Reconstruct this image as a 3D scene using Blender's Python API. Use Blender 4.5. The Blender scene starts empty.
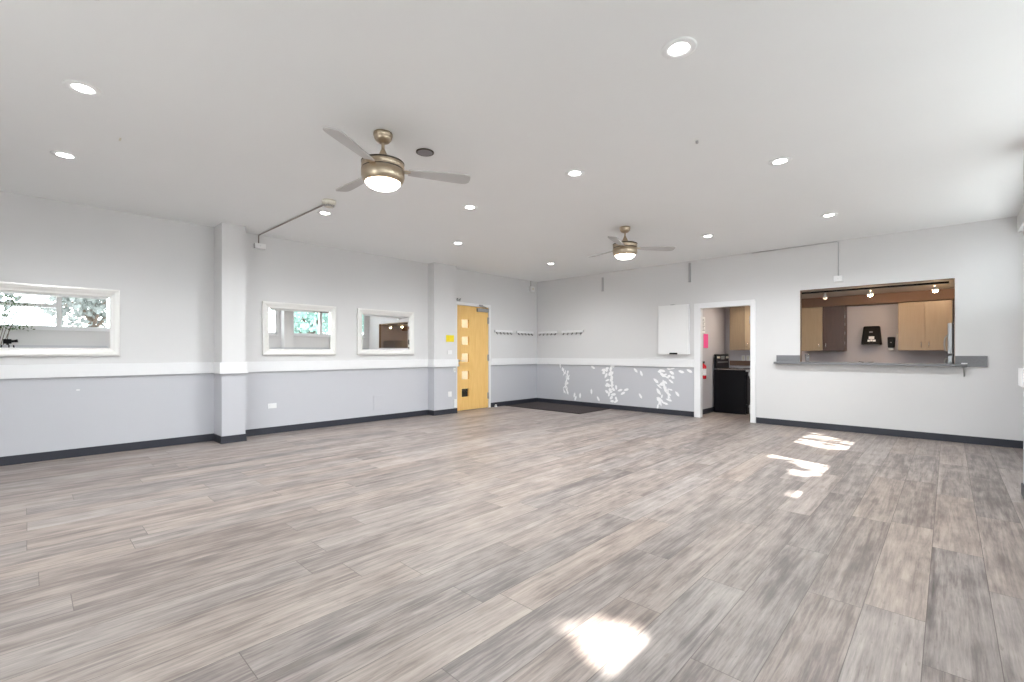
import bpy, bmesh, math, random
from mathutils import Vector, Matrix
random.seed(11)
C = bpy.context.scene.collection
PI = math.pi
H = 3.0                       # ceiling height

# ------------------------------------------------------------------ materials
def new_mat(name):
    m = bpy.data.materials.new(name); m.use_nodes = True
    nt = m.node_tree; b = nt.nodes['Principled BSDF']
    return m, nt, b

def mat(name, col, rough=.5, metal=0.0, vary=.0, scale=6.0, bump=0.0, spec=.5, coat=0.0):
    """plain finish; 'vary' mottles the colour a little, 'bump' adds fine texture"""
    m, nt, b = new_mat(name)
    b.inputs['Base Color'].default_value = (*col, 1)
    b.inputs['Roughness'].default_value = rough
    b.inputs['Metallic'].default_value = metal
    b.inputs['Specular IOR Level'].default_value = spec
    b.inputs['Coat Weight'].default_value = coat
    tc = nt.nodes.new('ShaderNodeTexCoord')
    no = nt.nodes.new('ShaderNodeTexNoise')
    no.inputs['Scale'].default_value = scale; no.inputs['Detail'].default_value = 4
    nt.links.new(tc.outputs['Object'], no.inputs['Vector'])
    if vary:
        mx = nt.nodes.new('ShaderNodeMix'); mx.data_type = 'RGBA'
        mx.inputs['A'].default_value = (*[c*(1-vary) for c in col], 1)
        mx.inputs['B'].default_value = (*[min(1, c*(1+vary)) for c in col], 1)
        nt.links.new(no.outputs['Fac'], mx.inputs['Factor'])
        nt.links.new(mx.outputs['Result'], b.inputs['Base Color'])
    if bump:
        n2 = nt.nodes.new('ShaderNodeTexNoise'); n2.inputs['Scale'].default_value = 120
        nt.links.new(tc.outputs['Object'], n2.inputs['Vector'])
        bp = nt.nodes.new('ShaderNodeBump'); bp.inputs['Strength'].default_value = bump
        bp.inputs['Distance'].default_value = .003
        nt.links.new(n2.outputs['Fac'], bp.inputs['Height'])
        nt.links.new(bp.outputs['Normal'], b.inputs['Normal'])
    return m

def emit(name, col, s):
    m, nt, b = new_mat(name)
    b.inputs['Base Color'].default_value = (.9, .9, .88, 1)
    b.inputs['Emission Color'].default_value = (*col, 1)
    b.inputs['Emission Strength'].default_value = s
    return m

def glass(name, tint=(1, 1, 1), refl=.08):
    m = bpy.data.materials.new(name); m.use_nodes = True; nt = m.node_tree
    nt.nodes.clear()
    o = nt.nodes.new('ShaderNodeOutputMaterial'); mx = nt.nodes.new('ShaderNodeMixShader')
    t = nt.nodes.new('ShaderNodeBsdfTransparent'); g = nt.nodes.new('ShaderNodeBsdfGlossy')
    t.inputs['Color'].default_value = (*tint, 1); g.inputs['Roughness'].default_value = .02
    mx.inputs[0].default_value = refl
    nt.links.new(t.outputs[0], mx.inputs[1]); nt.links.new(g.outputs[0], mx.inputs[2])
    nt.links.new(mx.outputs[0], o.inputs[0])
    return m

def wood(name, c0, c1, rough=.4, axis=2, scale=3.0):
    """straight grained veneer, grain along the given axis"""
    m, nt, b = new_mat(name)
    tc = nt.nodes.new('ShaderNodeTexCoord'); mp = nt.nodes.new('ShaderNodeMapping')
    sc = [14.0, 14.0, 14.0]; sc[axis] = 1.0; mp.inputs['Scale'].default_value = sc
    no = nt.nodes.new('ShaderNodeTexNoise'); no.inputs['Scale'].default_value = scale
    no.inputs['Detail'].default_value = 6; no.inputs['Distortion'].default_value = .6
    cr = nt.nodes.new('ShaderNodeValToRGB')
    cr.color_ramp.elements[0].position = .3; cr.color_ramp.elements[0].color = (*c0, 1)
    cr.color_ramp.elements[1].position = .7; cr.color_ramp.elements[1].color = (*c1, 1)
    nt.links.new(tc.outputs['Object'], mp.inputs['Vector']); nt.links.new(mp.outputs[0], no.inputs['Vector'])
    nt.links.new(no.outputs['Fac'], cr.inputs[0]); nt.links.new(cr.outputs[0], b.inputs['Base Color'])
    b.inputs['Roughness'].default_value = rough
    return m

def plank_floor():
    m, nt, b = new_mat('weathered vinyl planks')
    N, Lk = nt.nodes, nt.links
    def math_(op, a, bb=None, c=None):
        n = N.new('ShaderNodeMath'); n.operation = op
        for i, v in enumerate((a, bb, c)):
            if v is None: continue
            if isinstance(v, (int, float)): n.inputs[i].default_value = v
            else: Lk.new(v, n.inputs[i])
        return n.outputs[0]
    tc = N.new('ShaderNodeTexCoord'); sp = N.new('ShaderNodeSeparateXYZ')
    Lk.new(tc.outputs['Object'], sp.inputs[0])
    W_, L_ = .228, 1.52
    u = math_('DIVIDE', math_('ADD', sp.outputs['X'], 3.07), W_)
    row = math_('FLOOR', u)
    wn = N.new('ShaderNodeTexWhiteNoise'); wn.noise_dimensions = '1D'; Lk.new(row, wn.inputs['W'])
    v = math_('ADD', math_('DIVIDE', sp.outputs['Y'], L_), math_('MULTIPLY', wn.outputs['Value'], 7.3))
    col = math_('FLOOR', v)
    cid = N.new('ShaderNodeCombineXYZ'); Lk.new(row, cid.inputs[0]); Lk.new(col, cid.inputs[1])
    w2 = N.new('ShaderNodeTexWhiteNoise'); w2.noise_dimensions = '2D'; Lk.new(cid.outputs[0], w2.inputs['Vector'])
    # grain coordinates, shifted plank by plank
    mp = N.new('ShaderNodeMapping'); mp.inputs['Scale'].default_value = (1, .055, 1)
    Lk.new(tc.outputs['Object'], mp.inputs['Vector'])
    sh = N.new('ShaderNodeVectorMath'); sh.operation = 'MULTIPLY_ADD'
    Lk.new(w2.outputs['Color'], sh.inputs[0]); sh.inputs[1].default_value = (37, 19, 11)
    Lk.new(mp.outputs[0], sh.inputs[2])
    g1 = N.new('ShaderNodeTexNoise'); g1.inputs['Scale'].default_value = 17; g1.inputs['Detail'].default_value = 7
    g1.inputs['Roughness'].default_value = .62; g1.inputs['Distortion'].default_value = .9
    Lk.new(sh.outputs[0], g1.inputs['Vector'])
    g2 = N.new('ShaderNodeTexNoise'); g2.inputs['Scale'].default_value = 85; g2.inputs['Detail'].default_value = 5
    g2.inputs['Roughness'].default_value = .7
    Lk.new(sh.outputs[0], g2.inputs['Vector'])
    # cloudy worn patches that ignore the plank's long axis
    mp3 = N.new('ShaderNodeMapping'); mp3.inputs['Scale'].default_value = (1, .45, 1)
    Lk.new(tc.outputs['Object'], mp3.inputs['Vector'])
    g3 = N.new('ShaderNodeTexNoise'); g3.inputs['Scale'].default_value = 9; g3.inputs['Detail'].default_value = 6
    sh3 = N.new('ShaderNodeVectorMath'); sh3.operation = 'MULTIPLY_ADD'
    Lk.new(w2.outputs['Color'], sh3.inputs[0]); sh3.inputs[1].default_value = (13, 29, 7)
    Lk.new(mp3.outputs[0], sh3.inputs[2]); Lk.new(sh3.outputs[0], g3.inputs['Vector'])
    # streaks: a narrow ramp of g1
    f = math_('ADD', math_('MULTIPLY', g1.outputs['Fac'], .45), math_('MULTIPLY', g2.outputs['Fac'], .38))
    f = math_('ADD', f, math_('MULTIPLY', g3.outputs['Fac'], .24))
    f = math_('ADD', f, math_('MULTIPLY', math_('SUBTRACT', w2.outputs['Value'], .5), .09))
    cr = N.new('ShaderNodeValToRGB'); e = cr.color_ramp.elements
    e[0].position = .33; e[0].color = (.076, .058, .053, 1)
    e[1].position = .72; e[1].color = (.43, .36, .312, 1)
    e.new(.455).color = (.158, .124, .111, 1)
    e.new(.54).color = (.255, .207, .182, 1)
    Lk.new(f, cr.inputs[0])
    # greyer planks here and there
    sepc = N.new('ShaderNodeSeparateColor'); Lk.new(w2.outputs['Color'], sepc.inputs[0])
    grey = N.new('ShaderNodeMix'); grey.data_type = 'RGBA'
    bw = N.new('ShaderNodeRGBToBW'); Lk.new(cr.outputs[0], bw.inputs[0])
    gcol = N.new('ShaderNodeMix'); gcol.data_type = 'RGBA'; gcol.blend_type = 'MULTIPLY'
    gcol.inputs['Factor'].default_value = 1; Lk.new(bw.outputs[0], gcol.inputs['A']); gcol.inputs['B'].default_value = (1.03, .965, .955, 1)
    Lk.new(math_('MULTIPLY', sepc.outputs[1], .5), grey.inputs['Factor'])
    Lk.new(cr.outputs[0], grey.inputs['A']); Lk.new(gcol.outputs['Result'], grey.inputs['B'])
    # sparse knots
    mk = N.new('ShaderNodeMapping'); mk.inputs['Scale'].default_value = (1, .42, 1)
    Lk.new(tc.outputs['Object'], mk.inputs['Vector'])
    shk = N.new('ShaderNodeVectorMath'); shk.operation = 'MULTIPLY_ADD'
    Lk.new(w2.outputs['Color'], shk.inputs[0]); shk.inputs[1].default_value = (5, 3, 0); Lk.new(mk.outputs[0], shk.inputs[2])
    vo = N.new('ShaderNodeTexVoronoi'); vo.inputs['Scale'].default_value = 2.2; vo.voronoi_dimensions = '2D'
    Lk.new(shk.outputs[0], vo.inputs['Vector'])
    kf = N.new('ShaderNodeMapRange'); kf.inputs['From Min'].default_value = .02; kf.inputs['From Max'].default_value = .075
    kf.inputs['To Min'].default_value = .7; kf.inputs['To Max'].default_value = 0
    Lk.new(vo.outputs['Distance'], kf.inputs['Value'])
    knot = N.new('ShaderNodeMix'); knot.data_type = 'RGBA'; knot.inputs['B'].default_value = (.13, .1, .08, 1)
    Lk.new(math_('MULTIPLY', kf.outputs[0], g2.outputs['Fac']), knot.inputs['Factor']); Lk.new(grey.outputs['Result'], knot.inputs['A'])
    # small dark flecks
    m4 = N.new('ShaderNodeMapping'); m4.inputs['Scale'].default_value = (1, .2, 1); Lk.new(tc.outputs['Object'], m4.inputs['Vector'])
    g4 = N.new('ShaderNodeTexNoise'); g4.inputs['Scale'].default_value = 48; g4.inputs['Detail'].default_value = 3
    Lk.new(m4.outputs[0], g4.inputs['Vector'])
    fl = N.new('ShaderNodeMapRange'); fl.inputs['From Min'].default_value = .63; fl.inputs['From Max'].default_value = .72
    fl.inputs['To Max'].default_value = .6; Lk.new(g4.outputs['Fac'], fl.inputs['Value'])
    fk = N.new('ShaderNodeMix'); fk.data_type = 'RGBA'; fk.inputs['B'].default_value = (.17, .135, .12, 1)
    Lk.new(fl.outputs[0], fk.inputs['Factor']); Lk.new(knot.outputs['Result'], fk.inputs['A']); knot = fk
    # joints
    fu = math_('FRACT', u); fv = math_('FRACT', v)
    du = math_('MULTIPLY', math_('MINIMUM', fu, math_('SUBTRACT', 1, fu)), W_)
    dv = math_('MULTIPLY', math_('MINIMUM', fv, math_('SUBTRACT', 1, fv)), L_)
    gap = math_('LESS_THAN', math_('MINIMUM', du, dv), .0016)
    jm = N.new('ShaderNodeMix'); jm.data_type = 'RGBA'; jm.inputs['B'].default_value = (.07, .055, .047, 1)
    Lk.new(math_('MULTIPLY', gap, .8), jm.inputs['Factor']); Lk.new(knot.outputs['Result'], jm.inputs['A'])
    Lk.new(jm.outputs['Result'], b.inputs['Base Color'])
    rr = N.new('ShaderNodeMapRange'); rr.inputs['To Min'].default_value = .34; rr.inputs['To Max'].default_value = .52
    Lk.new(g2.outputs['Fac'], rr.inputs['Value']); Lk.new(rr.outputs[0], b.inputs['Roughness'])
    bp = N.new('ShaderNodeBump'); bp.inputs['Strength'].default_value = .12; bp.inputs['Distance'].default_value = .002
    Lk.new(math_('SUBTRACT', g2.outputs['Fac'], gap), bp.inputs['Height']); Lk.new(bp.outputs['Normal'], b.inputs['Normal'])
    return m

M = dict(
    ceiling=mat('ceiling paint', (.870, .885, .888), .7, vary=.015, scale=1.5, bump=.05),
    wall=mat('pale grey paint', (.675, .67, .67), .6, vary=.012, scale=1.2, bump=.05),
    dado=mat('cool grey paint', (.53, .535, .567), .45, vary=.012, scale=1.2, bump=.05),
    trim=mat('white gloss trim', (.80, .80, .81), .35),
    base=mat('charcoal vinyl skirting', (.026, .028, .039), .45),
    floor=plank_floor(),
    mat=mat('brown ribbed mat', (.03, .02, .02), .9, vary=.3, scale=90, bump=.6),
    maple=wood('maple veneer', (.80, .49, .155), (.88, .575, .215), .38),
    lam=wood('beige laminate', (.375, .29, .195), (.41, .32, .22), .35),
    lamdark=mat('dark cabinet carcass', (.05, .03, .025), .5),
    nickel=mat('brushed nickel', (.52, .43, .32), .36, 1.0),
    nickeldark=mat('dark groove', (.10, .085, .07), .5, .6),
    blade=mat('silver fan blade', (.50, .49, .485), .45, .0),
    chrome=mat('chrome', (.75, .75, .76), .15, 1.0),
    hookmetal=mat('dark hook metal', (.13, .12, .12), .4, .6),
    steel=mat('brushed steel', (.52, .53, .55), .32, 1.0),
    zinc=mat('silver grey metal', (.42, .42, .42), .4, .7),
    black=mat('black plastic', (.006, .006, .007), .5, spec=.15),
    enamel=mat('black enamel', (.004, .004, .006), .3, spec=.2),
    stone=mat('grey laminate worktop', (.18, .18, .19), .35, vary=.15, scale=40),
    woodtop=mat('brown worktop edge', (.16, .09, .06), .4),
    plastic=mat('white plastic', (.82, .82, .82), .4),
    cream=mat('aged cream plastic', (.72, .69, .60), .5),
    conduit=mat('painted conduit', (.33, .30, .275), .5),
    greystrip=mat('grey strip', (.42, .42, .43), .5),
    yellow=mat('yellow card', (.90, .72, .03), .6),
    pink=mat('pink paper', (.90, .10, .32), .7),
    paper=mat('white paper', (.85, .85, .85), .8),
    ink=mat('grey print', (.25, .25, .27), .8),
    red=mat('red enamel', (.55, .01, .02), .25),
    frame=mat('pale silver frame', (.80, .79, .765), .3, .15),
    mirror=mat('silvered mirror', (.93, .94, .94), 0.0, 1.0),
    pane=glass('window glass', (.97, .99, .99), .05),
    doorpane=glass('door glass', (.95, .9, .8), .02),
    tumbler=glass('clear tumbler glass', (.93, .95, .97), .14),
    led=emit('lit led lens', (1.0, .985, .965), 14.0),
    bowl=emit('lit opal bowl', (1.0, .95, .87), 13.0),
    bulb=emit('warm bulb', (1.0, .72, .42), 60.0),
    bulb_dim=emit('dim warm bulb', (1.0, .70, .42), .7),
    kwall=mat('kitchen wall paint', (.57, .545, .575), .6), bulkhead=mat('brown bulkhead paint', (.20, .115, .075), .6), lambrown=wood('brown laminate', (.075, .042, .034), (.09, .05, .04), .4), lammid=wood('olive brown laminate', (.24, .18, .12), (.28, .21, .14), .4),  # darkest laminate: shade on the left cupboard put into its colour
    kceil=mat('kitchen ceiling paint', (.66, .60, .55), .7),
    hall=mat('beige hall paint', (.72, .68, .60), .7),
    leaf=mat('green leaves', (.10, .20, .08), .6, vary=.5, scale=1.5),
    leafpale=mat('silver green leaves', (.22, .30, .24), .6, vary=.4, scale=1.5),
    leafteal=mat('blue green leaves', (.28, .42, .38), .6, vary=.5, scale=1.5),
    leafsilver=mat('silvery leaves', (.20, .22, .21), .6, vary=.3, scale=1.5),
    houseleaf=mat('house plant leaves', (.07, .14, .04), .5, vary=.5, scale=8),
    bark=mat('bark', (.16, .12, .09), .9, vary=.3, scale=20),
    terracotta=mat('glazed pot', (.30, .29, .28), .5),
    soil=mat('soil', (.05, .035, .025), .95),
    ground=mat('concrete yard', (.20, .20, .20), .9, vary=.15, scale=2),
    scuff=mat('bare white scuffs', (.92, .92, .93), .5),  # flat white standing for dappled light on the back wall
)

# ------------------------------------------------------------------ mesh building
class MB:
    def __init__(s): s.bm = bmesh.new(); s.mi = 0
    def face(s, pts, mi=0):
        f = s.bm.faces.new([s.bm.verts.new(p) for p in pts]); f.material_index = mi; return f
    def box(s, x0, x1, y0, y1, z0, z1, mi=0):
        v = [s.bm.verts.new((x, y, z)) for x in (x0, x1) for y in (y0, y1) for z in (z0, z1)]
        for q in ((0, 1, 3, 2), (4, 6, 7, 5), (0, 4, 5, 1), (2, 3, 7, 6), (0, 2, 6, 4), (1, 5, 7, 3)):
            f = s.bm.faces.new([v[i] for i in q]); f.material_index = mi
        return s
    def hexa(s, bot, top):
        """frustum from four bottom and four top points (both anticlockwise)"""
        b = [s.bm.verts.new(p) for p in bot]; t = [s.bm.verts.new(p) for p in top]
        s.bm.faces.new(b[::-1]); s.bm.faces.new(t)
        for i in range(4): s.bm.faces.new((b[i], b[(i+1) % 4], t[(i+1) % 4], t[i]))
        return s
    def tube(s, pts, r, n=10, cap=True):
        """round bar along a polyline, radius constant or one per point"""
        pts = [Vector(p) for p in pts]; rings = []
        rs = r if isinstance(r, (list, tuple)) else [r]*len(pts)
        up = None
        for i, p in enumerate(pts):
            d = (pts[min(i+1, len(pts)-1)] - pts[max(i-1, 0)]).normalized()
            if up is None:
                up = Vector((0, 0, 1)) if abs(d.z) < .9 else Vector((1, 0, 0))
            a = d.cross(up).normalized(); up = a.cross(d).normalized()
            rings.append([s.bm.verts.new(p + (a*math.cos(2*PI*k/n) + up*math.sin(2*PI*k/n))*rs[i]) for k in range(n)])
        for A, B in zip(rings, rings[1:]):
            for k in range(n): s.bm.faces.new((A[k], A[(k+1) % n], B[(k+1) % n], B[k])).smooth = True
        if cap:
            s.bm.faces.new(rings[0][::-1]); s.bm.faces.new(rings[-1])
        return s
    def lathe(s, prof, c=(0, 0, 0), n=40, mi=0, axis='z'):
        """turn (radius, height) points about an axis through c"""
        def P(r, h, a):
            if axis == 'z': return (c[0]+r*math.cos(a), c[1]+r*math.sin(a), c[2]+h)
            if axis == 'y': return (c[0]+r*math.cos(a), c[1]+h, c[2]+r*math.sin(a))
            return (c[0]+h, c[1]+r*math.cos(a), c[2]+r*math.sin(a))
        rings = []
        for r, h in prof:
            if r < 1e-6: rings.append([s.bm.verts.new(P(0, h, 0))])
            else: rings.append([s.bm.verts.new(P(r, h, 2*PI*k/n)) for k in range(n)])
        for A, B in zip(rings, rings[1:]):
            for k in range(n):
                a0, a1 = A[k % len(A)], A[(k+1) % len(A)]; b0, b1 = B[k % len(B)], B[(k+1) % len(B)]
                vs = []
                for q in (a0, a1, b1, b0):
                    if q not in vs: vs.append(q)
                if len(vs) > 2:
                    f = s.bm.faces.new(vs); f.smooth = True; f.material_index = mi
        return s
    def sweep_rect(s, y0, y1, z0, z1, prof, sx=1):
        """mitred frame in a wall plane x=0, prof = (inset, projection) points"""
        rings = []
        for ins, d in prof:
            rings.append([s.bm.verts.new((sx*d, y, z)) for y, z in
                          ((y0+ins, z0+ins), (y1-ins, z0+ins), (y1-ins, z1-ins), (y0+ins, z1-ins))])
        for A, B in zip(rings, rings[1:]):
            for k in range(4): s.bm.faces.new((A[k], A[(k+1) % 4], B[(k+1) % 4], B[k]))
        return s
    def build(s, name, m, parent=None, loc=(0, 0, 0), bevel=0, seg=2, rot=None):
        bmesh.ops.recalc_face_normals(s.bm, faces=s.bm.faces)
        me = bpy.data.meshes.new(name); s.bm.to_mesh(me); s.bm.free()
        for mm in (m if isinstance(m, (list, tuple)) else [m]): me.materials.append(mm)
        o = bpy.data.objects.new(name, me); C.objects.link(o)
        o.location = loc
        if rot: o.rotation_euler = rot
        if parent: o.parent = parent
        if bevel:
            b = o.modifiers.new('edges', 'BEVEL'); b.width = bevel; b.segments = seg; b.limit_method = 'ANGLE'
        return o

def box(name, m, d, parent=None, loc=(0, 0, 0), bevel=0):
    return MB().box(*d).build(name, m, parent, loc, bevel)

def thing(name, label, cat, loc=(0, 0, 0), group=None, rz=0):
    o = bpy.data.objects.new(name, None); C.objects.link(o); o.empty_display_size = .1
    o.location = loc; o.rotation_euler = (0, 0, rz); o['label'] = label; o['category'] = cat
    if group: o['group'] = group
    return o
def tag(o, label, cat, group=None):
    o['label'] = label; o['category'] = cat
    if group: o['group'] = group
    return o
def struct(o): o['kind'] = 'structure'; return o
def copy_tree(root, loc, label, group=None, rz=None):
    def cp(o, par):
        c = o.copy(); C.objects.link(c)
        if par: c.parent = par
        for ch in list(o.children): cp(ch, c)
        return c
    r = cp(root, None); r.location = loc; r['label'] = label
    if group: r['group'] = group
    if rz is not None: r.rotation_euler = (0, 0, rz)
    return r

# ------------------------------------------------------------------ room shell
XR, YB = 8.25, -11.0          # right wall face, rear wall face
KX, KY, KZ = 3.93, 1.75, 2.265  # kitchen left wall, back wall, ceiling
struct(box('floor', M['floor'], (-.2, XR+.2, YB-.2, KY+.2, -.1, 0)))
struct(box('ceiling', M['ceiling'], (-.2, XR+.2, YB-.2, .08, H, H+.15)))

# left wall with the entry door opening, cool grey below the rail
b = MB()
for y0, y1 in ((YB-.14, -2.62), (-1.66, .14)):
    b.box(-.14, 0, y0, y1, 0, .96, 1); b.box(-.14, 0, y0, y1, .96, H, 0)
b.box(-.14, 0, -2.62, -1.66, 2.25, H, 0)
struct(b.build('wall_left', [M['wall'], M['dado']]))
# back wall with doorway and pass-through
b = MB()
b.box(0, 4.06, 0, .08, 0, .96, 1); b.box(0, 4.06, 0, .08, .96, H, 0)
b.box(4.06, 4.97, 0, .08, 2.09, H, 0)
b.box(4.97, 5.709, 0, .08, 0, H, 0)
b.box(5.709, 7.559, 0, .08, 0, 1.045, 0); b.box(5.709, 7.559, 0, .08, KZ, H, 0)
b.box(7.559, XR, 0, .08, 0, H, 0)
wall_back = struct(b.build('wall_back', [M['wall'], M['dado']]))
# dappled light on the lower back wall, painted as flat white leaf shapes
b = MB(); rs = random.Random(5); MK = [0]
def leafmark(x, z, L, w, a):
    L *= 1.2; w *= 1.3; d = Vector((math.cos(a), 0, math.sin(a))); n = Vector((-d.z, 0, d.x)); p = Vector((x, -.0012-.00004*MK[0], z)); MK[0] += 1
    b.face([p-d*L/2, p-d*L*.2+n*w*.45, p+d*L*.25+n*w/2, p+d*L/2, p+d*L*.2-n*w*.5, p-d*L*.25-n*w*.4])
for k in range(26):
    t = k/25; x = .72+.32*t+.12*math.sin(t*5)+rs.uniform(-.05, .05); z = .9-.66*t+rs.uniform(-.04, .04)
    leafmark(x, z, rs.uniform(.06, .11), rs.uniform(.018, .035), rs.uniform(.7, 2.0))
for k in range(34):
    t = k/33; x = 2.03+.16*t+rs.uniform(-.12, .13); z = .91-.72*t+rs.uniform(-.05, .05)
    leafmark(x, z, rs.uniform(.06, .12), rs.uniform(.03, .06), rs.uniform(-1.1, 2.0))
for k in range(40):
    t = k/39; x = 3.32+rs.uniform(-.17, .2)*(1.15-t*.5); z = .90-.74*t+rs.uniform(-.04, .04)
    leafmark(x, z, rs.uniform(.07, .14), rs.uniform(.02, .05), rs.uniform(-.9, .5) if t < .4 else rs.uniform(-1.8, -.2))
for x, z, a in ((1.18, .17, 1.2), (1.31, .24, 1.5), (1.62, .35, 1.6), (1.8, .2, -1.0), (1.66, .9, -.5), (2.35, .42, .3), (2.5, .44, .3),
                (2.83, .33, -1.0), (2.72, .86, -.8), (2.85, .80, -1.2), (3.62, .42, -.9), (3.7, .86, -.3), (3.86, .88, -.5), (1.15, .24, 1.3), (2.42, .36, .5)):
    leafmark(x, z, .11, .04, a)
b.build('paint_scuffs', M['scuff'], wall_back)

# right wall: ribbon windows high up between columns
WZ0, WZ1 = 1.82, 2.76
BAYS = [(-2.78, -.2), (-6.62, -3.24), (-10.4, -7.1)]
b = MB()
b.box(XR, XR+.2, YB-.14, .14, 0, .96, 1); b.box(XR, XR+.2, YB-.14, .14, .96, WZ0, 0); b.box(XR, XR+.2, YB-.14, .14, WZ1, H, 0)
ys = [YB-.14]
for y0, y1 in sorted(BAYS): ys += [y0, y1]
ys.append(.14)
for i in range(0, len(ys), 2): b.box(XR, XR+.2, ys[i], ys[i+1], WZ0, WZ1, 0)
struct(b.build('wall_right', [M['wall'], M['dado']]))
struct(box('beam', M['wall'], (8.137, XR, YB, 0, 2.785, H)))
# rear wall behind the camera: unseen tall glazing added as fill light
RW = [(4.2, 6.4)]
b = MB(); xs = [0]
for p in RW: xs += p
xs.append(XR)
for i in range(0, len(xs), 2): b.box(xs[i], xs[i+1], YB-.14, YB, 0, H)
for x0, x1 in RW: b.box(x0, x1, YB-.14, YB, 2.5, H)
struct(b.build('wall_rear', M['wall']))
n = 0
for i, (y0, y1) in enumerate(BAYS):
    n += 1
    r = struct(thing(f'window_{n}', 'x', 'x', (XR+.07, (y0+y1)/2, WZ0))); del r['label'], r['category']
    hw, hh = (y1-y0)/2, WZ1-WZ0
    f = MB()
    for a, c_, d, e in ((-hw, hw, 0, .06), (-hw, hw, hh-.06, hh), (-hw, -hw+.06, 0, hh), (hw-.06, hw, 0, hh)):
        f.box(-.05, .05, a, c_, d, e)
    mids = ([.0] if i else [-.32, .62]) if i != 2 else [.48, -.9]
    for mm in mids: f.box(-.05, .05, mm-.05, mm+.05, .06, hh-.06)
    edges = [-hw+.06] + sorted(mids) + [hw-.06]
    if i == 2: f.box(-.045, .045, edges[1]+.05, edges[2]-.05, .50, .59)
    f.build('window_frame', M['trim'], r)
    MB().box(-.004, .004, -hw+.02, hw-.02, .02, hh-.02).build('pane', M['pane'], r)
    MB().box(-.10, -.052, -hw-.02, hw+.02, -.045, 0).build('window_sill', M['trim'], r)
for x0, x1 in RW:
    n += 1
    r = struct(thing(f'window_{n}', 'x', 'x', ((x0+x1)/2, YB-.07, 0))); del r['label'], r['category']  # unseen window, added to fill the room with daylight
    hw = (x1-x0)/2; f = MB()
    for a, c_, d, e in ((-hw, hw, 0, .08), (-hw, hw, 2.42, 2.5), (-hw, -hw+.07, 0, 2.5), (hw-.07, hw, 0, 2.5), (-.04, .04, .08, 2.42)):
        f.box(a, c_, -.05, .05, d, e)
    f.build('window_frame', M['trim'], r)
    MB().box(-hw+.02, hw-.02, -.004, .004, .02, 2.48).build('pane', M['pane'], r)

# columns: left wall pair, right wall pair
COLS = [(0, .36, -7.0, -6.71), (0, .20, -3.335, -2.772), (7.966, XR, -3.14, -2.85), (7.966, XR, -6.985, -6.70)]
for x0, x1, y0, y1 in COLS:
    b = MB(); b.box(x0, x1, y0, y1, 0, .96, 1); b.box(x0, x1, y0, y1, .96, H, 0)
    struct(b.build('column', [M['wall'], M['dado']]))
# chair rail (white) and skirting (charcoal), wrapped round the columns
def run(name, m, z0, z1, t):
    parts = {'left': MB(), 'right': MB()}
    bl, br = parts['left'], parts['right']
    yy = YB
    for x0, x1, y0, y1 in COLS[:2]:
        bl.box(.0, t, yy, y0-t, z0, z1)
        bl.box(0, x1+t, y0-t, y0, z0, z1); bl.box(x1, x1+t, y0, y1, z0, z1); bl.box(0, x1+t, y1, y1+t, z0, z1)
        yy = y1+t
    bl.box(0, t, -1.62, 0, z0, z1)
    yy = YB
    for x0, x1, y0, y1 in (COLS[3], COLS[2]):
        br.box(XR-t, XR, yy, y0-t, z0, z1)
        br.box(x0-t, XR, y0-t, y0, z0, z1); br.box(x0-t, x0, y0, y1, z0, z1); br.box(x0-t, XR, y1, y1+t, z0, z1)
        yy = y1+t
    br.box(XR-t, XR, yy, 0 if name == 'baseboard' else -1.2, z0, z1)
    struct(bl.build(name+'_left', m)); struct(br.build(name+'_right', m))
# the second column runs into the door, so the rail between column and door casing is the column's own wrap
run('baseboard', M['base'], 0, .10, .012)
run('trim', M['trim'], .95, 1.10, .028)
b = MB(); b.box(.012, 3.955, -.012, 0, 0, .10); b.box(5.045, XR-.012, -.012, 0, 0, .10)
struct(b.build('baseboard_back', M['base']))
b = MB(); b.box(.028, 3.955, -.028, 0, .95, 1.10); struct(b.build('trim_back', M['trim']))
b = MB(); b.box(.0, XR, YB, YB+.012, 0, .0999) if False else None
b.bm.free()

# kitchen doorway casing, jamb lining and hinges left on it
r = MB()
r.box(3.96, 4.08, -.03, 0, 0, 2.17); r.box(4.955, 5.04, -.03, 0, 0, 2.17); r.box(4.08, 4.955, -.03, 0, 2.07, 2.17)
r.box(4.06, 4.08, 0, .085, 0, 2.09); r.box(4.955, 4.97, 0, .085, 0, 2.09); r.box(4.08, 4.955, 0, .085, 2.07, 2.09)
cas = struct(r.build('door_2', M['trim'], bevel=.004))
for z in (.15, .775, 1.75):
    b = MB(); b.box(4.945, 4.9545, .0, .035, z, z+.13); b.tube([(4.943, -.006, z), (4.943, -.006, z+.13)], .009)
    b.build('hinge', M['zinc'], cas)['label'] = 'silver hinge leaf on white jamb'
# pass-through opening: thin dark edge trim
b = MB()
b.box(5.709, 5.717, .004, .082, 1.08, KZ); b.box(7.551, 7.559, .004, .082, 1.08, KZ); b.box(5.717, 7.551, .004, .082, KZ-.008, KZ)
struct(b.build('trim_1', mat('brown opening trim', (.20, .13, .09), .5)))

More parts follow.
